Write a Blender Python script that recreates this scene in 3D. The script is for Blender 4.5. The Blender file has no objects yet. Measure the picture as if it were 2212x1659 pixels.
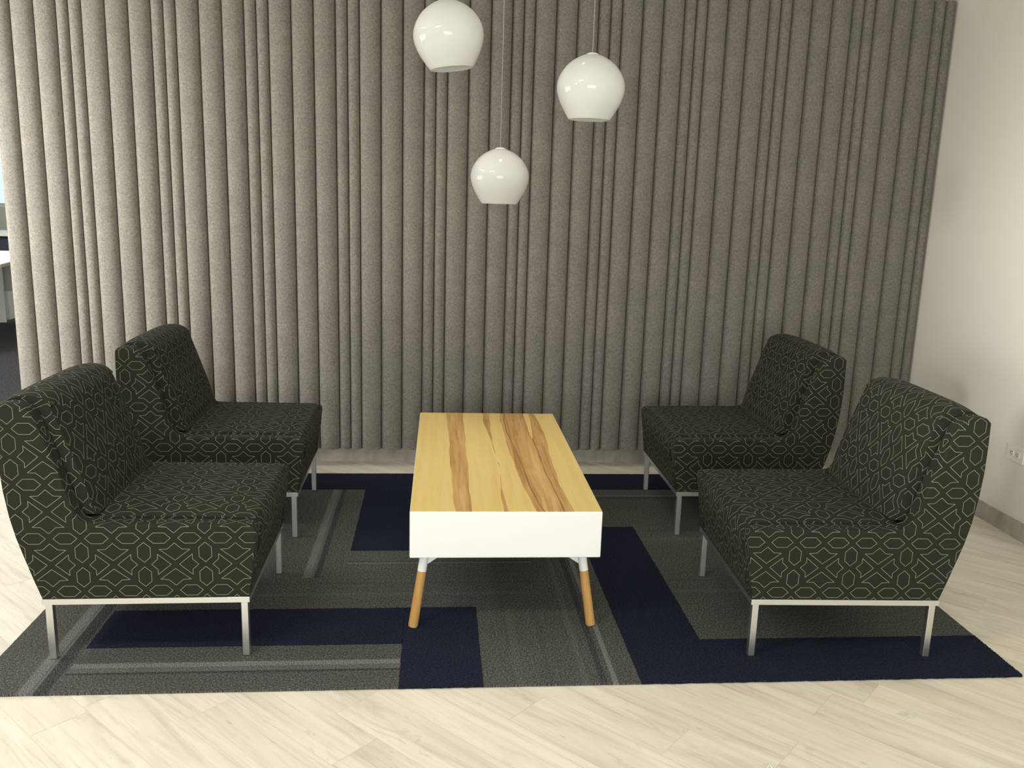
import bpy, bmesh, math, random
from mathutils import Vector, Matrix
random.seed(7)
S = bpy.context.scene
COL = S.collection
PI = math.pi
RUG = 0.008          # top of the carpet tiles above the floor

# ------------------------------------------------------------------ helpers
def mesh_obj(name, bm, mats, parent=None, smooth=None, bevel=None, seg=3):
    me = bpy.data.meshes.new(name)
    bm.normal_update()
    bm.to_mesh(me); bm.free()
    if not isinstance(mats, (list, tuple)): mats = [mats]
    for m in mats: me.materials.append(m)
    o = bpy.data.objects.new(name, me); COL.objects.link(o)
    if parent: o.parent = parent
    if smooth is not None:
        for p in me.polygons: p.use_smooth = True
        me.set_sharp_from_angle(angle=math.radians(smooth))
    if bevel:
        b = o.modifiers.new('bevel', 'BEVEL'); b.width = bevel; b.segments = seg
        b.limit_method = 'ANGLE'; b.angle_limit = math.radians(38); b.harden_normals = True
        for p in me.polygons: p.use_smooth = True
    return o

def empty(name, loc=(0, 0, 0), rz=0.0):
    o = bpy.data.objects.new(name, None); COL.objects.link(o)
    o.location = loc; o.rotation_euler = (0, 0, rz); o.empty_display_size = .1
    return o

def tag(o, label=None, cat=None, group=None, kind=None):
    if label: o['label'] = label
    if cat: o['category'] = cat
    if group: o['group'] = group
    if kind: o['kind'] = kind
    return o

def box(bm, x0, x1, y0, y1, z0, z1, mi=0):
    vs = [bm.verts.new((x, y, z)) for z in (z0, z1) for y in (y0, y1) for x in (x0, x1)]
    for f in ((0, 2, 3, 1), (4, 5, 7, 6), (0, 1, 5, 4), (2, 6, 7, 3), (0, 4, 6, 2), (1, 3, 7, 5)):
        fc = bm.faces.new([vs[i] for i in f]); fc.material_index = mi
    return vs

def box_obj(name, x0, x1, y0, y1, z0, z1, mat, parent=None, bevel=None):
    bm = bmesh.new(); box(bm, x0, x1, y0, y1, z0, z1)
    return mesh_obj(name, bm, mat, parent, bevel=bevel)

def tube(bm, pts, radii, n=16, cap=True):
    rings = []
    for i, p in enumerate(pts):
        p = Vector(p)
        a = Vector(pts[max(i - 1, 0)]); b = Vector(pts[min(i + 1, len(pts) - 1)])
        t = (b - a).normalized()
        s = Vector((1, 0, 0)) if abs(t.x) < .8 else Vector((0, 1, 0))
        e1 = t.cross(s).normalized(); e2 = t.cross(e1)
        r = radii[i] if isinstance(radii, (list, tuple)) else radii
        rings.append([bm.verts.new(p + r * (math.cos(2 * PI * k / n) * e1 + math.sin(2 * PI * k / n) * e2)) for k in range(n)])
    for A, B in zip(rings, rings[1:]):
        for k in range(n):
            bm.faces.new((A[k], A[(k + 1) % n], B[(k + 1) % n], B[k]))
    if cap:
        bm.faces.new(rings[0][::-1]); bm.faces.new(rings[-1])
    bmesh.ops.recalc_face_normals(bm, faces=bm.faces)

def lathe(bm, prof, n=64, close=False):
    rings = []
    for r, z in prof:
        rings.append([bm.verts.new((r * math.cos(2 * PI * k / n), r * math.sin(2 * PI * k / n), z)) for k in range(n)])
    pairs = list(zip(rings, rings[1:]))
    if close: pairs.append((rings[-1], rings[0]))
    for A, B in pairs:
        for k in range(n):
            bm.faces.new((A[k], A[(k + 1) % n], B[(k + 1) % n], B[k]))
    bmesh.ops.recalc_face_normals(bm, faces=bm.faces)

def catmull(pts, sub=4):
    out = []
    n = len(pts)
    for i in range(n - 1):
        p0 = Vector(pts[max(i - 1, 0)]); p1 = Vector(pts[i]); p2 = Vector(pts[i + 1]); p3 = Vector(pts[min(i + 2, n - 1)])
        for k in range(sub):
            t = k / sub
            out.append(.5 * ((2 * p1) + (p2 - p0) * t + (2 * p0 - 5 * p1 + 4 * p2 - p3) * t * t + (3 * p1 - p0 - 3 * p2 + p3) * t ** 3))
    out.append(Vector(pts[-1]))
    return out

# ------------------------------------------------------------------ node helper
class NT:
    def __init__(self, name):
        self.m = bpy.data.materials.new(name); self.m.use_nodes = True
        self.t = self.m.node_tree; self.t.nodes.clear()
        self.out = self.t.nodes.new('ShaderNodeOutputMaterial')
    def n(self, typ, **kw):
        nd = self.t.nodes.new('ShaderNode' + typ)
        for k, v in kw.items():
            if k.startswith('i_'):
                nd.inputs[k[2:].replace('_', ' ')].default_value = v
            else: setattr(nd, k, v)
        return nd
    def link(self, a, b): self.t.links.new(a, b)
    def put(self, v, sock):
        if hasattr(v, 'is_linked') or hasattr(v, 'links'): self.link(v, sock)
        else: sock.default_value = v
    def math(self, op, a, b=None, c=None, clamp=False):
        nd = self.n('Math', operation=op, use_clamp=clamp)
        for i, v in enumerate((a, b, c)):
            if v is not None: self.put(v, nd.inputs[i])
        return nd.outputs[0]
    def vm(self, op, a, b=None, scale=None):
        nd = self.n('VectorMath', operation=op)
        self.put(a, nd.inputs[0])
        if b is not None: self.put(b, nd.inputs[1])
        if scale is not None: self.put(scale, nd.inputs['Scale'])
        return nd.outputs['Value'] if op in ('DOT_PRODUCT', 'LENGTH') else nd.outputs['Vector']
    def mix(self, fac, a, b, blend='MIX'):
        nd = self.n('Mix', data_type='RGBA', blend_type=blend)
        self.put(fac, nd.inputs[0]); self.put(a, nd.inputs[6]); self.put(b, nd.inputs[7])
        return nd.outputs[2]
    def ramp(self, fac, stops, interp='LINEAR'):
        nd = self.n('ValToRGB'); cr = nd.color_ramp; cr.interpolation = interp
        while len(cr.elements) > 1: cr.elements.remove(cr.elements[-1])
        cr.elements[0].position = stops[0][0]; cr.elements[0].color = c4(stops[0][1])
        for p, c in stops[1:]:
            e = cr.elements.new(p); e.color = c4(c)
        self.link(fac, nd.inputs[0]); return nd.outputs[0]
    def noise(self, vec, scale, detail=2, rough=.5, dist=0):
        nd = self.n('TexNoise'); nd.inputs['Scale'].default_value = scale
        nd.inputs['Detail'].default_value = detail; nd.inputs['Roughness'].default_value = rough
        nd.inputs['Distortion'].default_value = dist
        if vec is not None: self.link(vec, nd.inputs['Vector'])
        return nd.outputs['Fac']
    def mapping(self, vec, scale=(1, 1, 1), rot=(0, 0, 0), loc=(0, 0, 0)):
        nd = self.n('Mapping'); nd.inputs['Scale'].default_value = scale
        nd.inputs['Rotation'].default_value = rot; nd.inputs['Location'].default_value = loc
        self.link(vec, nd.inputs['Vector']); return nd.outputs[0]
    def coord(self, kind='Object'):
        return self.n('TexCoord').outputs[kind]
    def bsdf(self, color, rough=.5, metal=0., spec=.5, bump=None, bstr=.3, bdist=.002, **kw):
        b = self.n('BsdfPrincipled')
        self.put(color if not isinstance(color, tuple) else c4(color), b.inputs['Base Color'])
        self.put(rough, b.inputs['Roughness']); b.inputs['Metallic'].default_value = metal
        b.inputs['Specular IOR Level'].default_value = spec
        for k, v in kw.items(): b.inputs[k.replace('_', ' ')].default_value = v
        if bump is not None:
            bn = self.n('Bump'); bn.inputs['Strength'].default_value = bstr; bn.inputs['Distance'].default_value = bdist
            self.link(bump, bn.inputs['Height']); self.link(bn.outputs[0], b.inputs['Normal'])
        self.link(b.outputs[0], self.out.inputs['Surface'])
        return b
def c4(c): return (c[0], c[1], c[2], 1.0)
def plain(name, col, rough=.5, metal=0., spec=.5, **kw):
    t = NT(name); t.bsdf(col, rough, metal, spec, **kw); return t.m

# ------------------------------------------------------------------ materials
def mat_felt():
    t = NT('grey_felt'); co = t.coord()
    a = t.noise(co, 420, 3, .7); b = t.noise(co, 90, 3, .6); c = t.noise(co, 14, 2)
    base = t.ramp(a, [(.30, (.108, .101, .087)), (.5, (.204, .192, .168)), (.72, (.322, .304, .270))])
    m2 = t.ramp(b, [(.3, (.78, .78, .78)), (.7, (1.16, 1.16, 1.16))])
    col = t.mix(1.0, base, m2, 'MULTIPLY')
    m3 = t.ramp(c, [(.3, (.93, .93, .93)), (.7, (1.06, 1.05, 1.04))])
    col = t.mix(1.0, col, m3, 'MULTIPLY')
    t.bsdf(col, .95, spec=.15, bump=a, bstr=.25, bdist=.002); return t.m

def mat_fabric():
    """dark olive upholstery woven with a thin pale outline pattern; UVs are in metres"""
    t = NT('olive_patterned_fabric'); uv = t.coord('UV')
    PX, PY = .1756, .165
    sx = t.n('SeparateXYZ'); t.link(uv, sx.inputs[0])
    fx = t.math('MULTIPLY', t.math('PINGPONG', t.math('DIVIDE', sx.outputs[0], PX), .5), PX)
    fy = t.math('MULTIPLY', t.math('PINGPONG', t.math('DIVIDE', sx.outputs[1], PY), .5), PY)
    cb = t.n('CombineXYZ'); t.link(fx, cb.inputs[0]); t.link(fy, cb.inputs[1]); p = cb.outputs[0]
    segs = [((.06, .5), (.162, .4014)), ((.162, .4014), (.338, .4014)), ((.338, .4014), (.44, .5)),
            ((.5, .044), (.396, .142)), ((.396, .142), (.396, .322)), ((.396, .322), (.5, .42)),
            ((0, .08), (.25, .285)), ((.25, .285), (.12, .292)), ((.12, .292), (0, .405)),
            ((.068, 0), (.285, .195)), ((.285, .195), (.285, .1)), ((.285, .1), (.385, 0))]
    d = None
    for (ax, ay), (bx, by) in segs:
        a = Vector((ax * PX, ay * PY, 0)); b = Vector((bx * PX, by * PY, 0)); ba = b - a
        pa = t.vm('SUBTRACT', p, tuple(a))
        h = t.math('MULTIPLY', t.vm('DOT_PRODUCT', pa, tuple(ba)), 1 / ba.length_squared, clamp=True)
        q = t.vm('SUBTRACT', pa, t.vm('SCALE', tuple(ba), scale=h))
        l = t.vm('LENGTH', q)
        d = l if d is None else t.math('MINIMUM', d, l)
    mr = t.n('MapRange'); mr.inputs['From Min'].default_value = .0005; mr.inputs['From Max'].default_value = .0010
    mr.inputs['To Min'].default_value = 1; mr.inputs['To Max'].default_value = 0
    t.link(d, mr.inputs['Value']); line = mr.outputs[0]
    w = t.noise(uv, 900, 2); w2 = t.noise(uv, 9, 2)
    dark = t.ramp(w, [(.3, (.0180, .0185, .0132)), (.7, (.0300, .0308, .0220))])
    pale = t.ramp(w2, [(.3, (.225, .222, .16)), (.7, (.29, .285, .21))])
    col = t.mix(line, dark, pale)
    b = t.bsdf(col, .9, spec=.12, bump=t.math('ADD', w, t.math('MULTIPLY', line, .6)), bstr=.3, bdist=.001)
    b.inputs['Sheen Weight'].default_value = .02; b.inputs['Sheen Roughness'].default_value = .5
    return t.m

def mat_wood(name, cols, grain=(3, 60, 60), rough=.38, s2=1.0):
    t = NT(name); co = t.coord()
    v = t.mapping(co, scale=grain)
    a = t.noise(v, 1.0 * s2, 5, .6, .6); b = t.noise(t.mapping(co, scale=(grain[0] * .3, grain[1] * .12, grain[2] * .12)), 1.0, 3, .5, 1.0)
    f = t.math('ADD', t.math('MULTIPLY', a, .6), t.math('MULTIPLY', b, .4))
    col = t.ramp(f, [(.32, cols[0]), (.5, cols[1]), (.66, cols[2])])
    t.bsdf(col, rough, spec=.35); return t.m

def mat_plank_tile():
    t = NT('pale_wood_look_tile'); uv = t.coord('UV')
    at = t.n('Attribute'); at.attribute_name = 'plank'
    rnd = at.outputs['Fac']
    off = t.n('CombineXYZ'); t.link(t.math('MULTIPLY', rnd, 53.0), off.inputs[0]); t.link(t.math('MULTIPLY', rnd, 17.0), off.inputs[1])
    p = t.vm('ADD', uv, off.outputs[0])
    fine = t.noise(t.mapping(p, scale=(3.0, 90, 1)), 1.0, 4, .65, .5)
    mid = t.noise(t.mapping(p, scale=(1.6, 17, 1)), 1.0, 4, .6, 1.0)
    soft = t.noise(t.mapping(p, scale=(1.6, 4.5, 1)), 1.0, 3, .55, .8)
    speck = t.noise(t.mapping(p, scale=(14, 60, 1)), 1.0, 2, .5)
    col = t.ramp(mid, [(.28, (.68, .615, .50)), (.42, (.81, .745, .625)), (.55, (.865, .81, .695)), (.75, (.89, .84, .73))])
    col = t.mix(1.0, col, t.ramp(fine, [(.28, (.86, .85, .83)), (.45, (.99, .99, .985)), (.7, (1.01, 1.01, 1.01))]), 'MULTIPLY')
    col = t.mix(1.0, col, t.ramp(soft, [(.30, (.90, .89, .875)), (.55, (1, 1, 1)), (.8, (1.02, 1.02, 1.02))]), 'MULTIPLY')
    col = t.mix(1.0, col, t.ramp(speck, [(.20, (.76, .73, .69)), (.29, (1, 1, 1))]), 'MULTIPLY')
    st1 = t.noise(t.mapping(p, scale=(5, 11, 1)), 1.0, 5, .7, 1.5); st2 = t.noise(t.mapping(p, scale=(2.2, 3.0, 1)), 1.0, 2)
    stain = t.math('MULTIPLY', t.ramp(st1, [(.56, (0, 0, 0)), (.68, (1, 1, 1))]), t.ramp(st2, [(.45, (0, 0, 0)), (.65, (1, 1, 1))]))
    col = t.mix(t.math('MULTIPLY', stain, .7), col, c4((.52, .485, .415)))
    col = t.mix(1.0, col, t.ramp(rnd, [(0, (.95, .945, .935)), (.5, (1, 1, 1)), (1, (1.02, 1.02, 1.015))]), 'MULTIPLY')
    t.bsdf(col, .42, spec=.35, bump=fine, bstr=.08, bdist=.001); return t.m

def mat_carpet(name, lo, mid, hi, stripes=(), scale=260, along=0.):
    """cut pile; UV u runs along the plank, v across it (metres)"""
    t = NT(name); uv = t.coord('UV')
    sx = t.n('SeparateXYZ'); t.link(uv, sx.inputs[0]); u, v = sx.outputs[0], sx.outputs[1]
    a = t.noise(uv, scale * 1.5, 3, .75); b = t.noise(uv, scale * .62, 3, .7)
    f = t.math('ADD', t.math('MULTIPLY', a, .55), t.math('MULTIPLY', b, .45))
    col = t.ramp(f, [(.40, lo), (.50, mid), (.61, hi)])
    st = t.noise(t.mapping(uv, scale=(5, 150, 1)), 1.0, 3, .6)
    col = t.mix(1.0, col, t.ramp(st, [(.3, (1 - along,) * 3), (.7, (1 + along,) * 3)]), 'MULTIPLY')
    for pos, wid, c, k in stripes:
        dist = t.math('ABSOLUTE', t.math('SUBTRACT', v, pos))
        m = t.math('SUBTRACT', 1.0, t.math('DIVIDE', dist, wid), clamp=True)
        br = t.math('MULTIPLY', t.math('ADD', t.noise(t.mapping(uv, scale=(4, 1, 1)), 1.0, 2), .15), k)
        sp = t.math('MULTIPLY', t.math('SUBTRACT', t.noise(uv, 300, 2, .75), .45), 8.0, clamp=True)
        m = t.math('MULTIPLY', t.math('MULTIPLY', t.math('MULTIPLY', m, 2.2, clamp=True), br, clamp=True), sp, clamp=True)
        col = t.mix(m, col, c4(c))
    t.bsdf(col, 1.0, spec=.05, bump=f, bstr=.9, bdist=.006); return t.m

FELT = mat_felt(); FAB = mat_fabric()
ALU = plain('satin_aluminium', (.76, .765, .76), .36, 1.0)
TILE = mat_plank_tile()
GROUT = plain('tile_joint', (.68, .625, .52), .8)
def mat_skirt():
    t = NT('grey_tile_skirting'); co = t.coord()
    a = t.noise(t.mapping(co, scale=(9, 9, 9), rot=(.4, .5, .7)), 1.0, 4, .6, .8)
    f = t.noise(t.mapping(co, scale=(30, 30, 4)), 1.0, 3, .6)
    col = t.ramp(a, [(.3, (.33, .30, .255)), (.5, (.43, .40, .345)), (.7, (.52, .485, .42))])
    col = t.mix(1.0, col, t.ramp(f, [(.3, (.88, .88, .88)), (.7, (1.05, 1.05, 1.05))]), 'MULTIPLY')
    t.bsdf(col, .5); return t.m
SKIRT = mat_skirt()
def mat_paint(name, c, s=60):
    t = NT(name); co = t.coord(); a = t.noise(co, s, 3)
    t.bsdf(c, .75, spec=.25, bump=a, bstr=.05, bdist=.001); return t.m
PAINT = mat_paint('white_wall_paint', (.80, .77, .69))
CEIL = mat_paint('white_ceiling', (.82, .81, .78))
WHITE = plain('white_lacquer', (.89, .895, .90), .35, spec=.4)
SAP = mat_wood('pale_sapwood', ((.70, .42, .125), (.775, .485, .16), (.82, .53, .195)), (2, 45, 45))
HEART = mat_wood('brown_heartwood', ((.36, .17, .055), (.52, .27, .095), (.64, .36, .14)), (3, 26, 26), s2=1.2)
DARKW = mat_wood('dark_heartwood_line', ((.24, .11, .035), (.34, .165, .055), (.45, .23, .08)), (5, 40, 40))
OAK = mat_wood('leg_wood', ((.50, .27, .085), (.58, .325, .11), (.64, .375, .135)), (60, 60, 4))
NAVY = mat_carpet('navy_carpet', (.009, .011, .021), (.020, .0245, .044), (.040, .047, .077), along=.04)
LT, DKN = (.36, .365, .36), (.020, .021, .042)
GREYS = {}
def grey(stripes=()):
    key = tuple(stripes)
    if key not in GREYS:
        GREYS[key] = mat_carpet('grey_carpet', (.034, .034, .031), (.098, .097, .089), (.255, .252, .232), stripes, along=.10)
    return GREYS[key]

# ------------------------------------------------------------------ the setting
XR, YB, ZC = 2.565, 2.25, 2.80
def floor_tiles():
    bm = bmesh.new(); uvl = bm.loops.layers.uv.new('UVMap'); pl = bm.faces.layers.float.new('plank')
    W = .2121 / math.sqrt(2); L = 1.2; g = .0007
    r2 = math.sqrt(.5)
    rows = range(-60, 34)
    for r in rows:
        t0 = (.26 + r * .2121) * r2
        joint = {0: .655, -1: .266, -2: .93, -3: -.104, 10: 1.07, 11: .40}.get(r, random.uniform(0, L))
        for k in range(-7, 7):
            s0 = joint + k * L
            cs = [(s0 + g, t0 + g), (s0 + L - g, t0 + g), (s0 + L - g, t0 + W - g), (s0 + g, t0 + W - g)]
            # s runs along (1,-1)/sqrt2, t along (1,1)/sqrt2
            xy = [((s + t) * r2, (t - s) * r2) for s, t in cs]
            if max(x for x, y in xy) < -5.2 or min(x for x, y in xy) > XR or max(y for x, y in xy) < -6.2 or min(y for x, y in xy) > 2.34: continue
            vs = [bm.verts.new((x, y, 0)) for x, y in xy]
            f = bm.faces.new(vs); rv = random.random(); f[pl] = rv
            if f.normal.z < 0 or True:
                f.normal_update()
                if f.normal.z < 0: f.normal_flip()
            for lp in f.loops:
                x, y = lp.vert.co.x, lp.vert.co.y
                lp[uvl].uv = ((x - y) * r2, (x + y) * r2)
    for co, no in (((XR, 0, 0), (1, 0, 0)), ((-5, 0, 0), (-1, 0, 0)), ((0, 2.34, 0), (0, 1, 0)), ((0, -6, 0), (0, -1, 0))):
        geom = bm.verts[:] + bm.edges[:] + bm.faces[:]
        bmesh.ops.bisect_plane(bm, geom=geom, plane_co=co, plane_no=no, clear_outer=True)
    for f in bm.faces: f.material_index = 0
    vs = [bm.verts.new(c) for c in ((-5, -6, -.0003), (XR, -6, -.0003), (XR, 2.34, -.0003), (-5, 2.34, -.0003))]
    f = bm.faces.new(vs); f.material_index = 1
    o = mesh_obj('floor', bm, [TILE, GROUT]); tag(o, kind='structure'); return o
floor_tiles()
def struct(name, x0, x1, y0, y1, z0, z1, m):
    o = box_obj(name, x0, x1, y0, y1, z0, z1, m); o['kind'] = 'structure'; return o
struct('wall_back', -2.02, XR, YB, YB + .12, 0, ZC, PAINT)
struct('wall_right', XR, XR + .12, -6, YB + .12, 0, ZC, PAINT)
struct('ceiling', -9.1, XR + .12, -6.12, 12.15, ZC, ZC + .1, CEIL)
struct('wall_front', -9.1, XR + .12, -6.12, -6, 0, ZC, PAINT)
struct('wall_left', -9.1, -9, -6, 12, 0, ZC, PAINT)
struct('wall_office_right', -2.02, -1.9, YB + .12, 12, 0, ZC, PAINT)
struct('baseboard_back', -2.02, XR, YB - .012, YB, 0, .078, SKIRT)
struct('baseboard_right', XR - .012, XR, -6, YB - .012, 0, .078, SKIRT)
# office beyond the felt wall
OFC = mat_carpet('office_carpet', (.03, .03, .033), (.065, .065, .07), (.13, .13, .14), scale=120)
bm = bmesh.new(); uvl = bm.loops.layers.uv.new('UVMap')
for (x0, x1, y0, y1) in ((-9, -5, -6, 2.34), (-9, XR, 2.34, 12)):
    f = bm.faces.new([bm.verts.new(c) for c in ((x0, y0, -.002), (x1, y0, -.002), (x1, y1, -.002), (x0, y1, -.002))])
    for lp in f.loops: lp[uvl].uv = lp.vert.co.xy
tag(mesh_obj('floor_office', bm, OFC), kind='structure')
struct('wall_office', -9, -1.9, 12, 12.15, 0, 1.06, PAINT)
wf = empty('window_1', (0, 12, 0)); tag(wf, kind='structure')
bm = bmesh.new()
for x in (-9, -7.4, -5.9, -4.4, -2.08): box(bm, x, x + .06, .02, .10, 1.06, 2.8)
for z in (1.06, 2.74): box(bm, -9, -2.02, .02, .10, z, z + .06)
mesh_obj('window_frame', bm, WHITE, wf)
t = NT('tinted_pane'); tr = t.n('BsdfTransparent'); tr.inputs[0].default_value = (.80, .98, .98, 1)
gl = t.n('BsdfGlossy'); gl.inputs['Roughness'].default_value = .02
mx = t.n('MixShader'); mx.inputs[0].default_value = .06
t.link(tr.outputs[0], mx.inputs[1]); t.link(gl.outputs[0], mx.inputs[2]); t.link(mx.outputs[0], t.out.inputs[0])
box_obj('pane', -9, -2.02, .05, .058, 1.12, 2.74, t.m, wf)

# ------------------------------------------------------------------ felt wall covering
def felt_wall():
    k = (2.145 + 2.2992) / 4.7039
    seams = [-2.18, -2.0764, -1.967, -1.8619, -1.8043, -1.7429, -1.6321, -1.5223, -1.4152, -1.3546, -1.2959, -1.1853, -1.0749,
             -.9675, -.9076, -.8485, -.7376, -.6285, -.5202, -.4606, -.4014, -.2934, -.1829, -.0745, -.0145, .045, .1535, .263,
             .3705, .4290, .4858, .5951, .704, .8116, .8736, .9325, 1.0401, 1.1475, 1.2573, 1.3186, 1.3768, 1.4842, 1.593, 1.7035,
             1.7649, 1.8263, 1.9302, 2.0398, 2.1498, 2.2121, 2.2727, 2.3747, 2.4842, 2.594, 2.6573, 2.713]
    xs = [s * k for s in seams]; xs[-1] = XR - .003
    prof = []
    for a, b in zip(xs, xs[1:]):
        w = b - a; dep = .036 if w > .08 else .028
        n = 14
        for i in range(n):
            th = PI * (i + .35) / n
            c = math.cos(PI - th); s = math.sin(th)
            e = .9
            x = (a + b) / 2 + w / 2 * (abs(c) ** .9) * (1 if c > 0 else -1)
            prof.append((x, 2.145 - dep * (max(s, 0) ** e)))
        prof.append((b - .0012, 2.152)); prof.append((b, 2.168))
    prof[0] = (xs[0], 2.16)
    z0, z1 = .101, 2.428
    bm = bmesh.new()
    lo = [bm.verts.new((x, y, z0)) for x, y in prof]; hi = [bm.verts.new((x, y, z1)) for x, y in prof]
    for i in range(len(prof) - 1): bm.faces.new((lo[i], lo[i + 1], hi[i + 1], hi[i]))
    yb = YB - .002
    b0, b1 = bm.verts.new((xs[0], yb, z0)), bm.verts.new((xs[-1], yb, z0))
    c0, c1 = bm.verts.new((xs[0], yb, z1)), bm.verts.new((xs[-1], yb, z1))
    bm.faces.new(hi + [c1, c0]); bm.faces.new(lo[::-1] + [b0, b1])
    bm.faces.new((b0, lo[0], hi[0], c0)); bm.faces.new((lo[-1], b1, c1, hi[-1])); bm.faces.new((b1, b0, c0, c1))
    bmesh.ops.recalc_face_normals(bm, faces=bm.faces)
    o = mesh_obj('felt_wall_covering', bm, FELT, smooth=50)
    tag(o, 'grey mottled felt acoustic wall covering of tall vertical rounded ribs behind the seating', 'wall covering')
felt_wall()

# ------------------------------------------------------------------ carpet tile rug
def rug():
    root = empty('area_rug', (.26, 0, 0))
    tag(root, 'grey and navy area rug of carpet planks under the chairs and table', 'rug')
    X = [-1.2957, -1.062, -.815, -.5675, -.3293, -.0958, .1492, .3842, .6191, .8711, 1.8157]
    tiles = []      # x0,x1,y0,y1, direction, stripes or 'navy'
    N = 'navy'
    s_left = ((.158, .022, LT, 1.3), (.205, .024, DKN, 2.0), (.182, .004, (.3, .3, .3), 1.5))
    s_front = ((.145, .016, LT, 1.6), (.118, .020, LT, .5), (.100, .007, DKN, 2.0))
    s_mid = ((.100, .018, LT, 1.2), (.120, .014, LT, .5), (.138, .014, DKN, 1.8))
    s_right = ((.124, .013, DKN, 2.0), (.158, .010, LT, 2.0), (.07, .012, LT, .35))
    s_back = ((.127, .012, DKN, 1.6), (.160, .010, LT, .9), (.104, .007, DKN, .9))
    s_under = ((.130, .007, LT, .8), (.142, .006, DKN, 1.2))
    faint = ((.06, .012, DKN, .5), (.19, .02, LT, .25))
    faint2 = ((.11, .016, LT, .22), (.2, .01, DKN, .4))
    tiles += [(X[0], X[1], 0, 1, 'v', s_left), (X[0], X[1], 1, 1.75, 'v', faint),
              (X[1], X[5], 0, .25, 'h', s_front), (X[1], X[5], .25, .5, 'h', N), (X[5], X[6], 0, .5, 'v', N),
              (X[6], X[7], 0, .5, 'v', faint2), (X[7], X[8], 0, 1, 'v', s_right),
              (X[1], X[4], .5, .75, 'h', faint2), (X[4], X[7], .5, .75, 'h', faint2),
              (X[1], X[2], .75, 1.75, 'v', faint2), (X[2], X[3], .75, 1.75, 'v', faint), (X[3], X[4], .75, 1.75, 'v', s_mid),
              (X[4], X[7], .75, 1.0, 'h', s_under), (X[4], X[5], 1.0, 1.75, 'v', N),
              (X[5], X[6], 1, 1.75, 'v', faint), (X[6], X[7], 1, 1.75, 'v', faint2), (X[7], X[8], 1, 1.75, 'v', faint),
              (X[0], -.3293, 1.75, 2.0, 'h', N), (-.3293, .6191, 1.75, 2.0, 'h', N), (.6191, X[10], 1.75, 2.0, 'h', N),
              (X[8], X[9], 0, 1.25, 'v', N), (X[9], X[10], 0, .25, 'h', N),
              (X[9], X[10], .25, .5, 'h', ()), (X[9], X[10], .5, .75, 'h', faint2), (X[9], X[10], .75, 1.0, 'h', ()),
              (X[9], X[10], 1.0, 1.25, 'h', faint2), (X[8], X[10], 1.25, 1.5, 'h', ()), (X[8], X[10], 1.5, 1.75, 'h', s_back)]
    x_min, x_max = X[0], X[10]
    for (x0, x1, y0, y1, d, st) in tiles:
        navy = st == N
        bm = bmesh.new(); uvl = bm.loops.layers.uv.new('UVMap')
        h = RUG - (0 if navy else .0008)
        ox, oy = root.location.x, 0
        # slightly wobbly cut edge
        per = []
        corners = [(x0, y0), (x1, y0), (x1, y1), (x0, y1)]
        for i in range(4):
            a, b = Vector(corners[i]), Vector(corners[(i + 1) % 4]); n = max(2, int((b - a).length / .012))
            nrm = Vector(((b - a).y, -(b - a).x)).normalized()
            for k in range(n):
                p = a + (b - a) * (k / n)
                if k: p += nrm * random.uniform(-1, 1) * (.0014 if navy else .0005)
                per.append(p)
        top = [bm.verts.new((p.x - ox, p.y - oy, h)) for p in per]
        bot = [bm.verts.new((p.x - ox, p.y - oy, .0003)) for p in per]
        bm.faces.new(top)
        for i in range(len(per)):
            j = (i + 1) % len(per); bm.faces.new((bot[i], bot[j], top[j], top[i]))
        # loose pile along the rug's outer cut edges
        for i, p in enumerate(per):
            edge_out = (abs(p.y - 0) < .004 or abs(p.y - 2) < .004 or abs(p.x - x_min) < .004 or abs(p.x - x_max) < .004)
            reps = (5 if navy else 2) if edge_out else 1
            q = per[(i + 1) % len(per)]
            nrm = Vector(((q - p).y, -(q - p).x)).normalized()
            for _ in range(reps):
                if not edge_out and not navy: continue
                c = p + (q - p) * random.random()
                l = random.uniform(.001, .0065 if navy else .003) * (1 if edge_out else .8); w = random.uniform(.0008, .002)
                tdir = (q - p).normalized() * w
                tip = c + nrm * l + tdir * random.uniform(-2, 2)
                zt = h - random.uniform(.0001, .003)
                f = bm.faces.new([bm.verts.new((c.x - tdir.x - ox, c.y - tdir.y, h - .0004)), bm.verts.new((c.x + tdir.x - ox, c.y + tdir.y, h - .0004)),
                                  bm.verts.new((tip.x - ox, tip.y, zt))])
                bm.faces.new([bm.verts.new((c.x - ox, c.y, h - .003)), bm.verts.new((c.x + tdir.x - ox, c.y + tdir.y, h - .0004)),
                              bm.verts.new((tip.x - ox, tip.y, zt - .001))])
        for f in bm.faces:
            for lp in f.loops:
                x, y = lp.vert.co.x + ox, lp.vert.co.y
                lp[uvl].uv = (x, y - y0) if d == 'h' else (y, x - x0)
        o = mesh_obj('carpet_plank', bm, NAVY if navy else grey(st), root)
        o['label'] = 'navy blue carpet plank' if navy else ('grey carpet plank with pale and dark stripes' if st in (s_left, s_front, s_mid, s_right, s_back) else 'mottled grey carpet plank')
rug()

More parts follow.
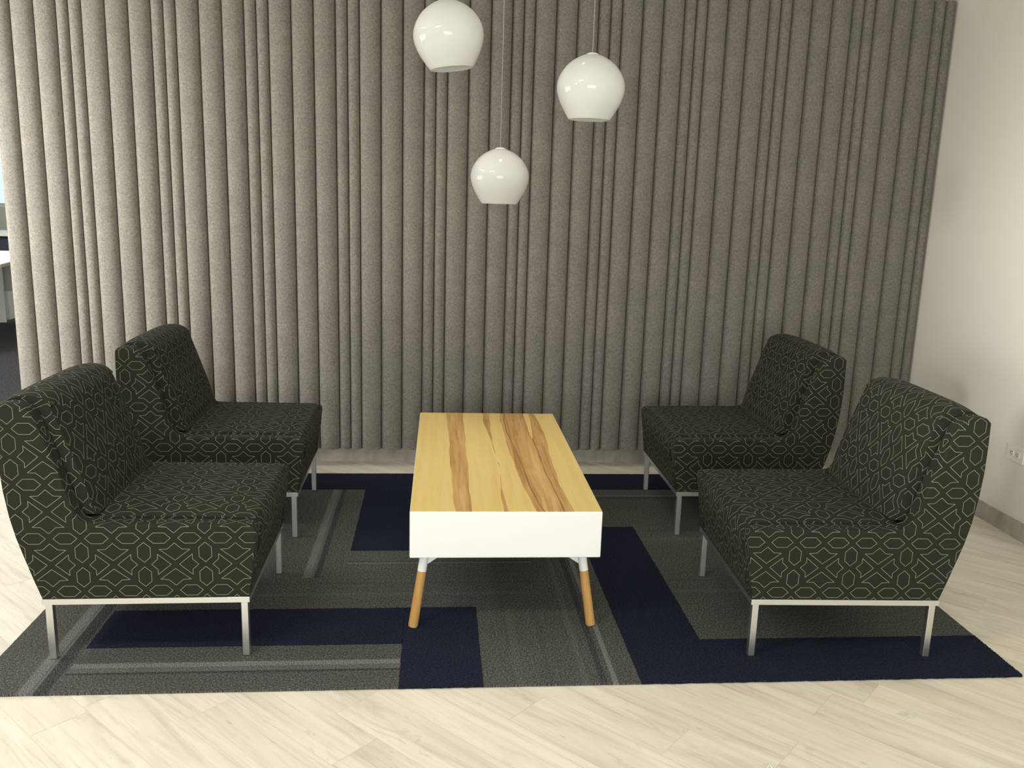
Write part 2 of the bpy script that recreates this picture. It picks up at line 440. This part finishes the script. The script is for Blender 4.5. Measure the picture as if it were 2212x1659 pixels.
# ------------------------------------------------------------------ lounge chairs
CW, CD = .5925, .565
UC = .370             # where a star of the woven pattern is centred on the side
TH = .056             # thickness of the upholstered side
def ext_profile(name, prof, w0, w1, nw, parent, bevel, fn=None, seg=3, uoff=0., wrap=False):
    """extrude a closed (u,v) outline across the chair; local X = forward = -u, local Y = across"""
    bm = bmesh.new(); uvl = bm.loops.layers.uv.new('UVMap')
    arc = [0]
    n = len(prof)
    for i in range(n): arc.append(arc[-1] + (Vector(prof[(i + 1) % n]) - Vector(prof[i])).length)
    def P(u, v, w): return (CD / 2 - u, w - CW / 2, v)
    rings = []
    for k in range(nw + 1):
        tt = k / nw; w = w0 + (w1 - w0) * tt
        ring = []
        for (u, v) in prof:
            uu, vv, ww = (u, v, w) if fn is None else fn(u, v, w, tt)
            ring.append(bm.verts.new(P(uu, vv, ww)))
        rings.append(ring)
    for k in range(nw):
        for i in range(n):
            j = (i + 1) % n
            f = bm.faces.new((rings[k][i], rings[k][j], rings[k + 1][j], rings[k + 1][i]))
            wa = w0 + (w1 - w0) * k / nw; wb = w0 + (w1 - w0) * (k + 1) / nw
            if wrap:
                for lp, (q, w) in zip(f.loops, ((i, wa), (j, wa), (j, wb), (i, wb))):
                    t_ = Vector(prof[(q + 1) % n]) - Vector(prof[q - 1]); d_ = (w - w0) if k == 0 else (w1 - w)
                    nn = Vector((-t_.y, t_.x)).normalized() * d_
                    lp[uvl].uv = (prof[q][0] - UC + nn.x, prof[q][1] - .3025 + nn.y)
                continue
            for lp, (a, w) in zip(f.loops, ((arc[i], wa), (arc[i + 1], wa), (arc[i + 1], wb), (arc[i], wb))):
                lp[uvl].uv = (a + uoff, w - .3)
    for ring, idx in ((rings[0], 0), (rings[-1], 1)):
        f = bm.faces.new(ring)
        for lp, (u, v) in zip(f.loops, prof): lp[uvl].uv = (u - UC, v - .3025)
    bmesh.ops.recalc_face_normals(bm, faces=bm.faces)
    if wrap:
        lay = bm.edges.layers.float.new('bevel_weight_edge')
        for ring in (rings[0], rings[-1]):
            for i in range(n):
                (u0, v0), (u1, v1) = prof[i], prof[(i + 1) % n]
                um, vm = (u0 + u1) / 2, (v0 + v1) / 2
                wt = .16 if vm < .2 else (.42 if um < -.02 else (.45 if um > .57 and vm < .77 else 1.0))
                e_ = bm.edges.get((ring[i], ring[(i + 1) % n]))
                if e_: e_[lay] = wt
    o = mesh_obj(name, bm, FAB, parent, bevel=bevel, seg=seg)
    if wrap: o.modifiers['bevel'].limit_method = 'WEIGHT'
    return o

side_prof = [(-.017, .196), (-.030, .30), (-.043, .395), (-.041, .411), (-.029, .422), (0, .4245), (.2, .427), (.40, .4285), (.438, .431),
             (.458, .440), (.470, .457), (.490, .525), (.522, .633), (.566, .755), (.582, .776), (.605, .785), (.63, .789), (.655, .784),
             (.667, .772), (.669, .70), (.669, .615), (.663, .53), (.652, .45), (.638, .385), (.622, .33), (.601, .26), (.580, .196)]
def make_chair():
    root = empty('lounge_chair')
    i0, i1 = -.015 + TH, CW + .015 - TH
    a = ext_profile('side_panel', side_prof, -.015, -.015 + TH, 2, root, .017, seg=4, wrap=True)
    b = ext_profile('side_panel', side_prof, CW + .015 - TH, CW + .015, 2, root, .017, seg=4, wrap=True)
    # outer back, between the sides
    back = [(.580, .196), (.601, .26), (.622, .33), (.638, .385), (.652, .45), (.663, .53), (.668, .615), (.668, .70), (.666, .762), (.655, .768),
            (.632, .766), (.630, .70), (.630, .62), (.622, .53), (.608, .45), (.575, .33), (.540, .196)]
    ext_profile('back_panel', back, i0, i1, 1, root, .004)
    # seat base rail and cushion
    base = [(-.016, .196), (-.0295, .30), (-.031, .318), (.53, .318), (.53, .196)]
    ext_profile('seat_base', base, i0, i1, 1, root, .006)
    seat = catmull([(-.037, .314), (-.047, .335), (-.051, .37), (-.049, .402), (-.040, .424), (-.020, .4365), (.03, .441), (.12, .4435), (.25, .445), (.40, .4435), (.455, .437)], 3)
    seat = [(p.x, p.y) for p in seat] + [(.48, .41), (.48, .324), (.47, .320), (-.02, .320)]
    def crown(u, v, w, t):
        e = 1 - (2 * t - 1) ** 4
        if v > .40: v = v - .012 * (1 - e)
        if u < -.03: u = u + .006 * (1 - e)
        return u, v, w
    ext_profile('seat_cushion', seat, i0 + .001, i1 - .001, 12, root, .008, crown, uoff=-.12)
    cush = catmull([(.425, .440), (.444, .525), (.478, .627), (.519, .745), (.535, .777), (.560, .799), (.597, .8085), (.635, .803), (.660, .790), (.668, .775)], 3)
    cush = [(p.x, p.y) for p in cush] + [(.655, .7695), (.629, .768), (.628, .70), (.628, .62), (.618, .53), (.600, .46), (.57, .440), (.50, .436)]
    def plump(u, v, w, t):
        e = 1 - abs(2 * t - 1) ** 5
        if u < .53 and v > .46 and v < .79: u = u + .012 * (1 - e)
        if v > .77: v = v - .010 * (1 - e)
        return u, v, w
    ext_profile('back_cushion', cush, i0 + .0025, i1 - .0025, 12, root, .012, plump, uoff=-.03)
    # metal base
    def P(u, w): return (CD / 2 - u, w - CW / 2)
    bm = bmesh.new(); wd = .022
    ua, ub, wa, wb = -.016, .583, -.014, CW + .014
    for (u0, u1, w0, w1) in ((ua, ub, wa, wa + wd), (ua, ub, wb - wd, wb), (ua, ua + wd, wa + wd, wb - wd), (ub - wd, ub, wa + wd, wb - wd)):
        x0, y0 = P(u1, w0); x1, y1 = P(u0, w1); box(bm, x0, x1, y0, y1, .1775, .1952)
    mesh_obj('base_frame', bm, ALU, root)
    for s in (0, 1):
        w0 = wa - .0006 if s == 0 else wb - wd
        x0, y0 = P(.050, w0); x1, y1 = P(ua - .0006, w0 + wd + .0006)
        box_obj('frame_corner', x0, x1, y0, y1, .1773, .1954, ALU, root, .0008)
    h = .0108
    for u in (0, CD):
        for w in (0, CW):
            x, y = P(u, w)
            box_obj('leg', x - h, x + h, y - h, y + h, 0, .178, ALU, root, .0028)
    return root
proto = make_chair()
def copy_tree(o, parent=None):
    c = o.copy(); COL.objects.link(c)
    if parent: c.parent = parent
    for ch in list(o.children): copy_tree(ch, c)
    return c
for i, (x, y, a, side, lab) in enumerate((
        (-.5668, .2011, .0075, 1, 'dark olive armless lounge chair left of the table, nearest the camera'),
        (1.0032, .147, -.037, -1, 'dark olive armless lounge chair right of the table, nearest the wall outlet'),
        (-.5695, 1.1505, .0052, 1, 'dark olive armless lounge chair left of the table, closest to the felt wall'),
        (1.0415, 1.1604, -.0071, -1, 'dark olive armless lounge chair right of the table, closest to the felt wall'))):
    o = proto if i == 0 else copy_tree(proto)
    rear = Vector((-math.cos(a), -math.sin(a))) * side; far = Vector((-math.sin(a), math.cos(a)))
    c = Vector((x, y)) + rear * CD / 2 + far * CW / 2
    o.location = (c.x, c.y, RUG + .0004); o.rotation_euler = (0, 0, a if side == 1 else PI + a)
    tag(o, lab, 'chair', 'olive patterned lounge chairs')

# ------------------------------------------------------------------ coffee table
def table():
    Wt, Lt, zt, zb = .615, 1.2953, .4206, .2632
    root = empty('coffee_table', (.2314, .3069, RUG + .0004), -.006)
    tag(root, 'low white coffee table with striped wood top and splayed wooden legs', 'table')
    hw = Wt / 2; e = .0022
    bm = bmesh.new(); box(bm, -hw, hw, 0, Lt, zb, zt - .0015)
    mesh_obj('table_body', bm, WHITE, root, bevel=.004)
    # veneer top, regions traced as growth bands; fx across 0..1, fy from back 0 to front 1
    bands = {  # (t along depth from the far end, x fraction at that depth)
        'Al': [(0, .188), (.25, .205), (.5, .209), (.65, .215), (.78, .218), (.9, .224), (1, .233)],
        'Ar': [(0, .317), (.25, .317), (.5, .318), (.75, .317), (.9, .317), (1, .317)],
        'Bl': [(0, .465), (.11, .460), (.24, .474), (.35, .487), (.5, .500), (.63, .507), (.72, .502), (.80, .494), (.9, .487), (1, .484)],
        'Br': [(0, .516), (.11, .512), (.24, .496), (.35, .500), (.5, .502), (.63, .509), (.72, .506), (.80, .501), (.9, .500), (1, .507)],
        'Cl': [(0, .595), (.11, .587), (.3, .588), (.5, .595), (.65, .604), (.78, .619), (.9, .636), (1, .652)],
        'Cm': [(0, .622), (.11, .606), (.3, .612), (.5, .630), (.65, .652), (.78, .648), (.9, .666), (1, .694)],
        'Cr': [(0, .769), (.15, .768), (.27, .770), (.38, .772), (.45, .772), (.6, .775), (.8, .781), (.92, .792), (1, .800)],
        'Dl': [(0, .818), (.15, .800), (.27, .785), (.38, .776), (.45, .776), (.6, .780), (.8, .787), (.92, .799), (1, .806)],
        'Dr': [(0, .852), (.18, .872), (.3, .868), (.5, .850), (.68, .839), (.80, .828), (.88, .845), (.95, .852), (1, .853)]}
    def at(k, t):
        L = bands[k]
        for (a, x), (b, y) in zip(L, L[1:]):
            if a <= t <= b: return x + (y - x) * (t - a) / (b - a)
        return L[-1][1]
    rnd = random.Random(3); ph = {k: rnd.uniform(0, 6) for k in bands}
    def wob(k, t): return at(k, t) + .0028 * math.sin(17 * t + ph[k]) + .0016 * math.sin(43 * t + 2 * ph[k])
    order = ['Al', 'Ar', 'Bl', 'Br', 'Cl', 'Cm', 'Cn', 'Cr', 'Dl', 'Dr']
    bm = bmesh.new(); R = 72
    rows = []
    for i in range(R + 1):
        t = i / R
        v = {k: wob(k, t) for k in bands}
        v['Br'] = max(v['Br'], v['Bl'] + .0005); v['Cn'] = v['Cm'] + .009
        v['Dl'] = max(v['Dl'], v['Cr'] + .0065)
        v['Dr'] = max(v['Dr'], v['Dl'] + .004)
        xs = [0] + [v[k] for k in order] + [1]
        for a in range(1, len(xs)): xs[a] = max(xs[a], xs[a - 1] + .0004)
        rows.append([bm.verts.new((-hw + e + (Wt - 2 * e) * x, Lt - e - (Lt - 2 * e) * t, zt)) for x in xs])
    for i in range(R):
        t = (i + .5) / R
        kinds = [0, 1, 0, 1, 0, 1, 2, 1, (0 if t < .34 else 2), 1, 0]
        if .5 < t < .6: kinds[3] = 0
        for j, kd in enumerate(kinds):
            f = bm.faces.new((rows[i][j], rows[i][j + 1], rows[i + 1][j + 1], rows[i + 1][j])); f.material_index = kd
    # thin edge of the veneer sheet
    ed = [e for e in bm.edges if e.is_boundary]
    r = bmesh.ops.extrude_edge_only(bm, edges=ed)
    for v_ in [g for g in r['geom'] if isinstance(g, bmesh.types.BMVert)]: v_.co.z = zt - .0016
    bmesh.ops.recalc_face_normals(bm, faces=bm.faces)
    if sum(f.normal.z for f in bm.faces) < 0:
        for f in bm.faces: f.normal_flip()
    wood = [SAPT, HEARTT, DARKT]
    mesh_obj('tabletop', bm, wood, root)
    # legs: white sleeve, gusset, wooden foot
    for sx in (-1, 1):
        for sy in (0, 1):
            fx = sx * (hw - .011); fy = .055 if sy == 0 else Lt - .055
            tx = sx * (hw - .050); ty = .090 if sy == 0 else Lt - .090
            foot = Vector((fx, fy, .0)); top = Vector((tx, ty, zb))
            d = top - foot
            mid = foot + d * .705
            bm = bmesh.new(); tube(bm, [foot, foot + d * .02, mid], [.0150, .0163, .0150], 24)
            for v_ in bm.verts:
                if v_.co.z < 0: v_.co.z = 0.0
            leg = mesh_obj('leg', bm, OAK, root, smooth=40)
            bm = bmesh.new(); tube(bm, [mid - d * .004, top + d * .01], [.0150, .0146], 24)
            slv = mesh_obj('sleeve', bm, WHITE, leg, smooth=40)
            # triangular gusset plate towards the middle of the table
            n_in = Vector((-sx * .955, (1 if sy == 0 else -1) * .30, 0)).normalized()
            sd = Vector((-n_in.y, n_in.x, 0)) * .0022
            low = foot + d * .77
            pts = [low + n_in * .008, top + n_in * .008, top + n_in * .108, top + n_in * .108]
            for p_ in pts[1:3]: p_.z = zb - .0002
            pts[3].z = zb - .004
            bm = bmesh.new()
            A = [bm.verts.new(p - sd) for p in pts]; B = [bm.verts.new(p + sd) for p in pts]
            bm.faces.new(A); bm.faces.new(B[::-1])
            for i in range(4): bm.faces.new((A[i], B[i], B[(i + 1) % 4], A[(i + 1) % 4]))
            bmesh.ops.recalc_face_normals(bm, faces=bm.faces)
            mesh_obj('gusset', bm, WHITE, leg)
SAPT = mat_wood('veneer_sapwood', ((.83, .585, .205), (.89, .65, .24), (.92, .70, .285)), (40, 2, 2))
HEARTT = mat_wood('veneer_heartwood', ((.36, .17, .052), (.64, .38, .138), (.80, .53, .22)), (42, 2.2, 2), s2=1.3)
DARKT = mat_wood('veneer_dark_line', ((.30, .145, .045), (.40, .205, .068), (.52, .29, .10)), (40, 5, 2))
table()

# ------------------------------------------------------------------ pendant lamps
t = NT('opal_glass')
bs = t.bsdf((.90, .90, .88), .025, spec=.5)
tl = t.n('BsdfTranslucent'); tl.inputs[0].default_value = (.95, .95, .93, 1)
mx = t.n('MixShader'); mx.inputs[0].default_value = .36
t.link(bs.outputs[0], mx.inputs[1]); t.link(tl.outputs[0], mx.inputs[2]); t.link(mx.outputs[0], t.out.inputs[0])
OPAL = t.m
CORD = plain('clear_cord', (.30, .29, .275), .4, spec=.4)
CAP = plain('white_cap', (.86, .86, .84), .3)
def pendant(c, tilt, label):
    R = .12
    root = empty('pendant_lamp', (c[0], c[1], c[2]))
    tag(root, label, 'lamp', 'white glass globe pendants')
    half = [(.03, .955), (.10, .95), (.187, .925), (.35, .87), (.57, .746), (.72, .62), (.82, .50), (.90, .373), (.958, .25), (.99, .12), (1, 0),
            (.99, -.124), (.958, -.25), (.915, -.373), (.858, -.5), (.79, -.62), (.714, -.746), (.634, -.87), (.607, -.905)]
    pr = [(p.x * R, p.y * R) for p in catmull(half, 3)]
    inn = [(max(r - .0045, .003), z - (.003 if z > .09 else 0)) for r, z in pr[::-1]]
    inn[0] = (pr[-1][0] - .0045, pr[-1][1] + .0002)
    bm = bmesh.new(); lathe(bm, pr + inn, 72, close=True)
    sh = mesh_obj('glass_shade', bm, OPAL, root, smooth=60)
    bm = bmesh.new(); lathe(bm, [(.0005, .1175), (.010, .1171), (.017, .1155), (.0215, .1125), (.0225, .1095), (.0005, .109)], 32)
    cp = mesh_obj('cap', bm, CAP, root, smooth=40)
    for o in (sh, cp): o.rotation_euler = (0, tilt, 0)
    top = Vector((math.sin(tilt) * .1175, 0, math.cos(tilt) * .1175))
    bm = bmesh.new(); tube(bm, [top - Vector((0, 0, .002)), Vector((top.x, 0, ZC - RUG - c[2] - .022 + RUG))], .0016, 10)
    mesh_obj('cord', bm, CORD, root, smooth=60)
    bm = bmesh.new(); lathe(bm, [(.0005, -.024), (.030, -.024), (.052, -.012), (.055, 0), (.0005, 0)], 40)
    cn = mesh_obj('canopy', bm, CAP, root, smooth=40); cn.location = (top.x, 0, ZC - c[2])
pendant((.031, .839, 1.935), -.115, 'white opal glass globe pendant lamp, highest and leftmost, tilted to one side')
pendant((.534, .886, 1.790), .01, 'white opal glass globe pendant lamp, middle in height, on the right')
pendant((.254, 1.372, 1.487), .0, 'white opal glass globe pendant lamp hanging lowest, between the other two')

# ------------------------------------------------------------------ wall outlet
PLATE = plain('outlet_plastic', (.84, .81, .74), .4)
DK = plain('slot_dark', (.09, .083, .07), .6)
root = empty('wall_outlet', (XR, 1.2025, .355 + RUG)); tag(root, 'white double power outlet low on the right wall', 'outlet')
box_obj('cover_plate', -.0075, -.0003, -.0565, .0565, -.0355, .0355, PLATE, root, .0022)
for s in (-1, 1):
    bm = bmesh.new(); lathe(bm, [(.0005, .0085), (.0150, .0085), (.0162, .0078), (.0165, .006), (.0005, .006)], 32)
    for v in bm.verts: v.co = Vector((-v.co.z, v.co.x * 1.0, v.co.y))
    bmesh.ops.recalc_face_normals(bm, faces=bm.faces)
    rc = mesh_obj('receptacle', bm, PLATE, root, smooth=40); rc.location = (0, s * .0195, 0)
    for (y0, y1, z0, z1) in ((-.0052, .0042, .0045, .0068), (-.0046, .0038, -.0068, -.0045)):
        box_obj('slot', -.0088, -.0080, y0, y1, z0, z1, DK, rc)
    bm = bmesh.new(); tube(bm, [(-.0080, .0095, 0), (-.0088, .0095, 0)], .0022, 14)
    mesh_obj('slot', bm, DK, rc)

# ------------------------------------------------------------------ white cord end on the floor at the bottom of the picture
bm = bmesh.new()
pts = [(.815, -.47, .0018), (.838, -.425, .0018), (.852, -.400, .0018), (.8595, -.3905, .0018), (.863, -.392, .0018), (.868, -.410, .0018), (.8725, -.415, .0018), (.884, -.47, .0018)]
tube(bm, [tuple(p) for p in catmull(pts, 4)], .0018, 10)
tag(mesh_obj('white_cord', bm, plain('white_cord_sleeve', (.88, .86, .80), .5), smooth=60), 'thin bent white cord lying on the pale floor', 'cord')

# ------------------------------------------------------------------ office furniture glimpsed past the felt wall
GREYP = plain('grey_panel', (.46, .45, .43), .6); DNAVY = plain('dark_navy_panel', (.035, .04, .065), .7)
BEIGE = plain('pale_worktop', (.84, .80, .70), .45); OFFW = plain('office_white', (.80, .79, .74), .5); EDGE = plain('worktop_edge', (.42, .38, .32), .6)
d = empty('office_desk', (-4.55, 6.2, 0), .18); tag(d, 'white office desk with grey end panel past the left end of the felt wall', 'desk')
box_obj('worktop', -.75, .70, -.85, .95, .712, .73, BEIGE, d); box_obj('edge_band', .70, .712, -.85, .95, .705, .731, EDGE, d)
box_obj('modesty_panel', -.70, .66, .80, .83, .33, .712, GREYP, d)
box_obj('end_panel', -.70, .30, .70, .73, .02, .712, OFFW, d)
pd = empty('pedestal_cabinet', (-4.95, 7.55, 0), 0); tag(pd, 'low white pedestal cabinet on the office carpet behind the white desk', 'cabinet')
box_obj('carcass', -.45, .45, -.28, .30, 0, .37, OFFW, pd); box_obj('drawer_front', -.44, .44, -.298, -.28, .02, .35, OFFW, pd)
d2 = empty('office_workbench', (-5.6, 9.4, 0), 0); tag(d2, 'pale office workbench with dark navy screen panel by the window', 'desk')
box_obj('worktop', -1.2, 1.2, -.4, .4, .78, .815, BEIGE, d2); box_obj('screen_panel', -1.2, 1.2, -.36, -.33, .50, .78, DNAVY, d2)
for x in (-1.1, 1.1): box_obj('leg', x - .03, x + .03, -.3, .3, 0, .78, OFFW, d2)
mo = empty('computer_monitor', (-5.02, 9.3, .815), .2); tag(mo, 'small dark computer monitor standing on the far office workbench', 'monitor')
box_obj('screen', -.06, .20, -.02, .02, .05, .32, DK, mo); box_obj('stand', .04, .08, -.01, .06, .008, .08, DK, mo); box_obj('foot', -.03, .15, -.06, .09, 0, .008, DK, mo)

# ------------------------------------------------------------------ light
w = bpy.data.worlds.new('world'); S.world = w; w.use_nodes = True
bg = w.node_tree.nodes['Background']; bg.inputs[0].default_value = (.93, .97, 1.0, 1); bg.inputs[1].default_value = 1.5
def area(name, loc, rot, sx, sy, power, col):
    l = bpy.data.lights.new(name, 'AREA'); l.shape = 'RECTANGLE'; l.size = sx; l.size_y = sy; l.energy = power; l.color = col
    o = bpy.data.objects.new(name, l); COL.objects.link(o); o.location = loc; o.rotation_euler = rot; return o
D = math.radians
def spot(name, loc, aim, deg, power, col, r=.12, blend=.7):
    l = bpy.data.lights.new(name, 'SPOT'); l.energy = power; l.color = col; l.spot_size = D(deg); l.spot_blend = blend; l.shadow_soft_size = r
    o = bpy.data.objects.new(name, l); COL.objects.link(o); o.location = loc
    o.rotation_euler = (Vector(aim) - Vector(loc)).to_track_quat('-Z', 'Y').to_euler(); return o
#LIGHTS
area('window_light_left', (-5.0, 1.2, 1.1), (0, D(-90), 0), 1.5, 2.5, 72, (1, .995, .95))
side = area('felt_left_fill', (-4.3, .6, 1.35), (0, D(-90), D(40)), 2.0, 1.0, 30, (1, .97, .93)); side.data.spread = D(52)  # added fill aimed at the felt's left end, not a window of its own
area('window_light_front', (-.2, -5.5, 1.15), (D(90), 0, 0), 3.2, 1.6, 120, (.93, 1, .99))
area('ceiling_lamp', (-1.6, -1.2, 2.78), (0, 0, 0), 1.2, .3, 38, (1, .97, .94))
area('ceiling_lamp', (-2.8, .8, 2.78), (0, 0, 0), .3, 1.2, 26, (1, .97, .94))
spot('right_wall_fill', (-4.6, -2.6, 2.55), (2.56, .50, 1.38), 19, 2200, (1, .975, .915), .55, 1.0)  # added spot that brightens the right wall; no real fitting there
area('ceiling_lamp', (-5.0, 6.5, 2.78), (0, 0, 0), 2.4, 2.4, 120, (1, .97, .93))  # added to lift the dark office, fitting invented
area('linear_lamp', (-1.4, -3.6, 2.76), (0, 0, 0), 4.2, .07, 9, (1, .97, .93))
area('linear_lamp', (2.1, -1.3, 2.76), (0, 0, 0), .07, 1.8, 4, (1, .97, .93))
spot('back_floor_fill', (.25, 1.0, 2.79), (.25, 1.95, 0), 75, 26, (1, .9, .75))  # invented spot, added to lift the floor along the back wall
#END

# ------------------------------------------------------------------ camera
f, pitch, yaw, roll, h, dd = 1879.94452, .20806, .089768, .0300492, 1.3868, 2.29923
cam = bpy.data.cameras.new('camera'); cam.sensor_fit = 'HORIZONTAL'; cam.sensor_width = 36
cam.lens = f / 2212 * 36; cam.clip_start = .05
co = bpy.data.objects.new('camera', cam); COL.objects.link(co)
cy, sy = math.cos(yaw), math.sin(yaw)
F = Vector((sy * math.cos(pitch), cy * math.cos(pitch), -math.sin(pitch))); R_ = Vector((cy, -sy, 0)); U = R_.cross(F)
r2 = math.cos(roll) * R_ + math.sin(roll) * U; u2 = -math.sin(roll) * R_ + math.cos(roll) * U
M = Matrix((r2, u2, -F)).transposed().to_4x4(); M.translation = Vector((0, -dd, h + RUG))
co.matrix_world = M
S.camera = co
S.view_settings.view_transform = 'Standard'; S.view_settings.look = 'None'
S.view_settings.gamma = 1; S.view_settings.use_curve_mapping = False; S.view_settings.exposure = 0.0
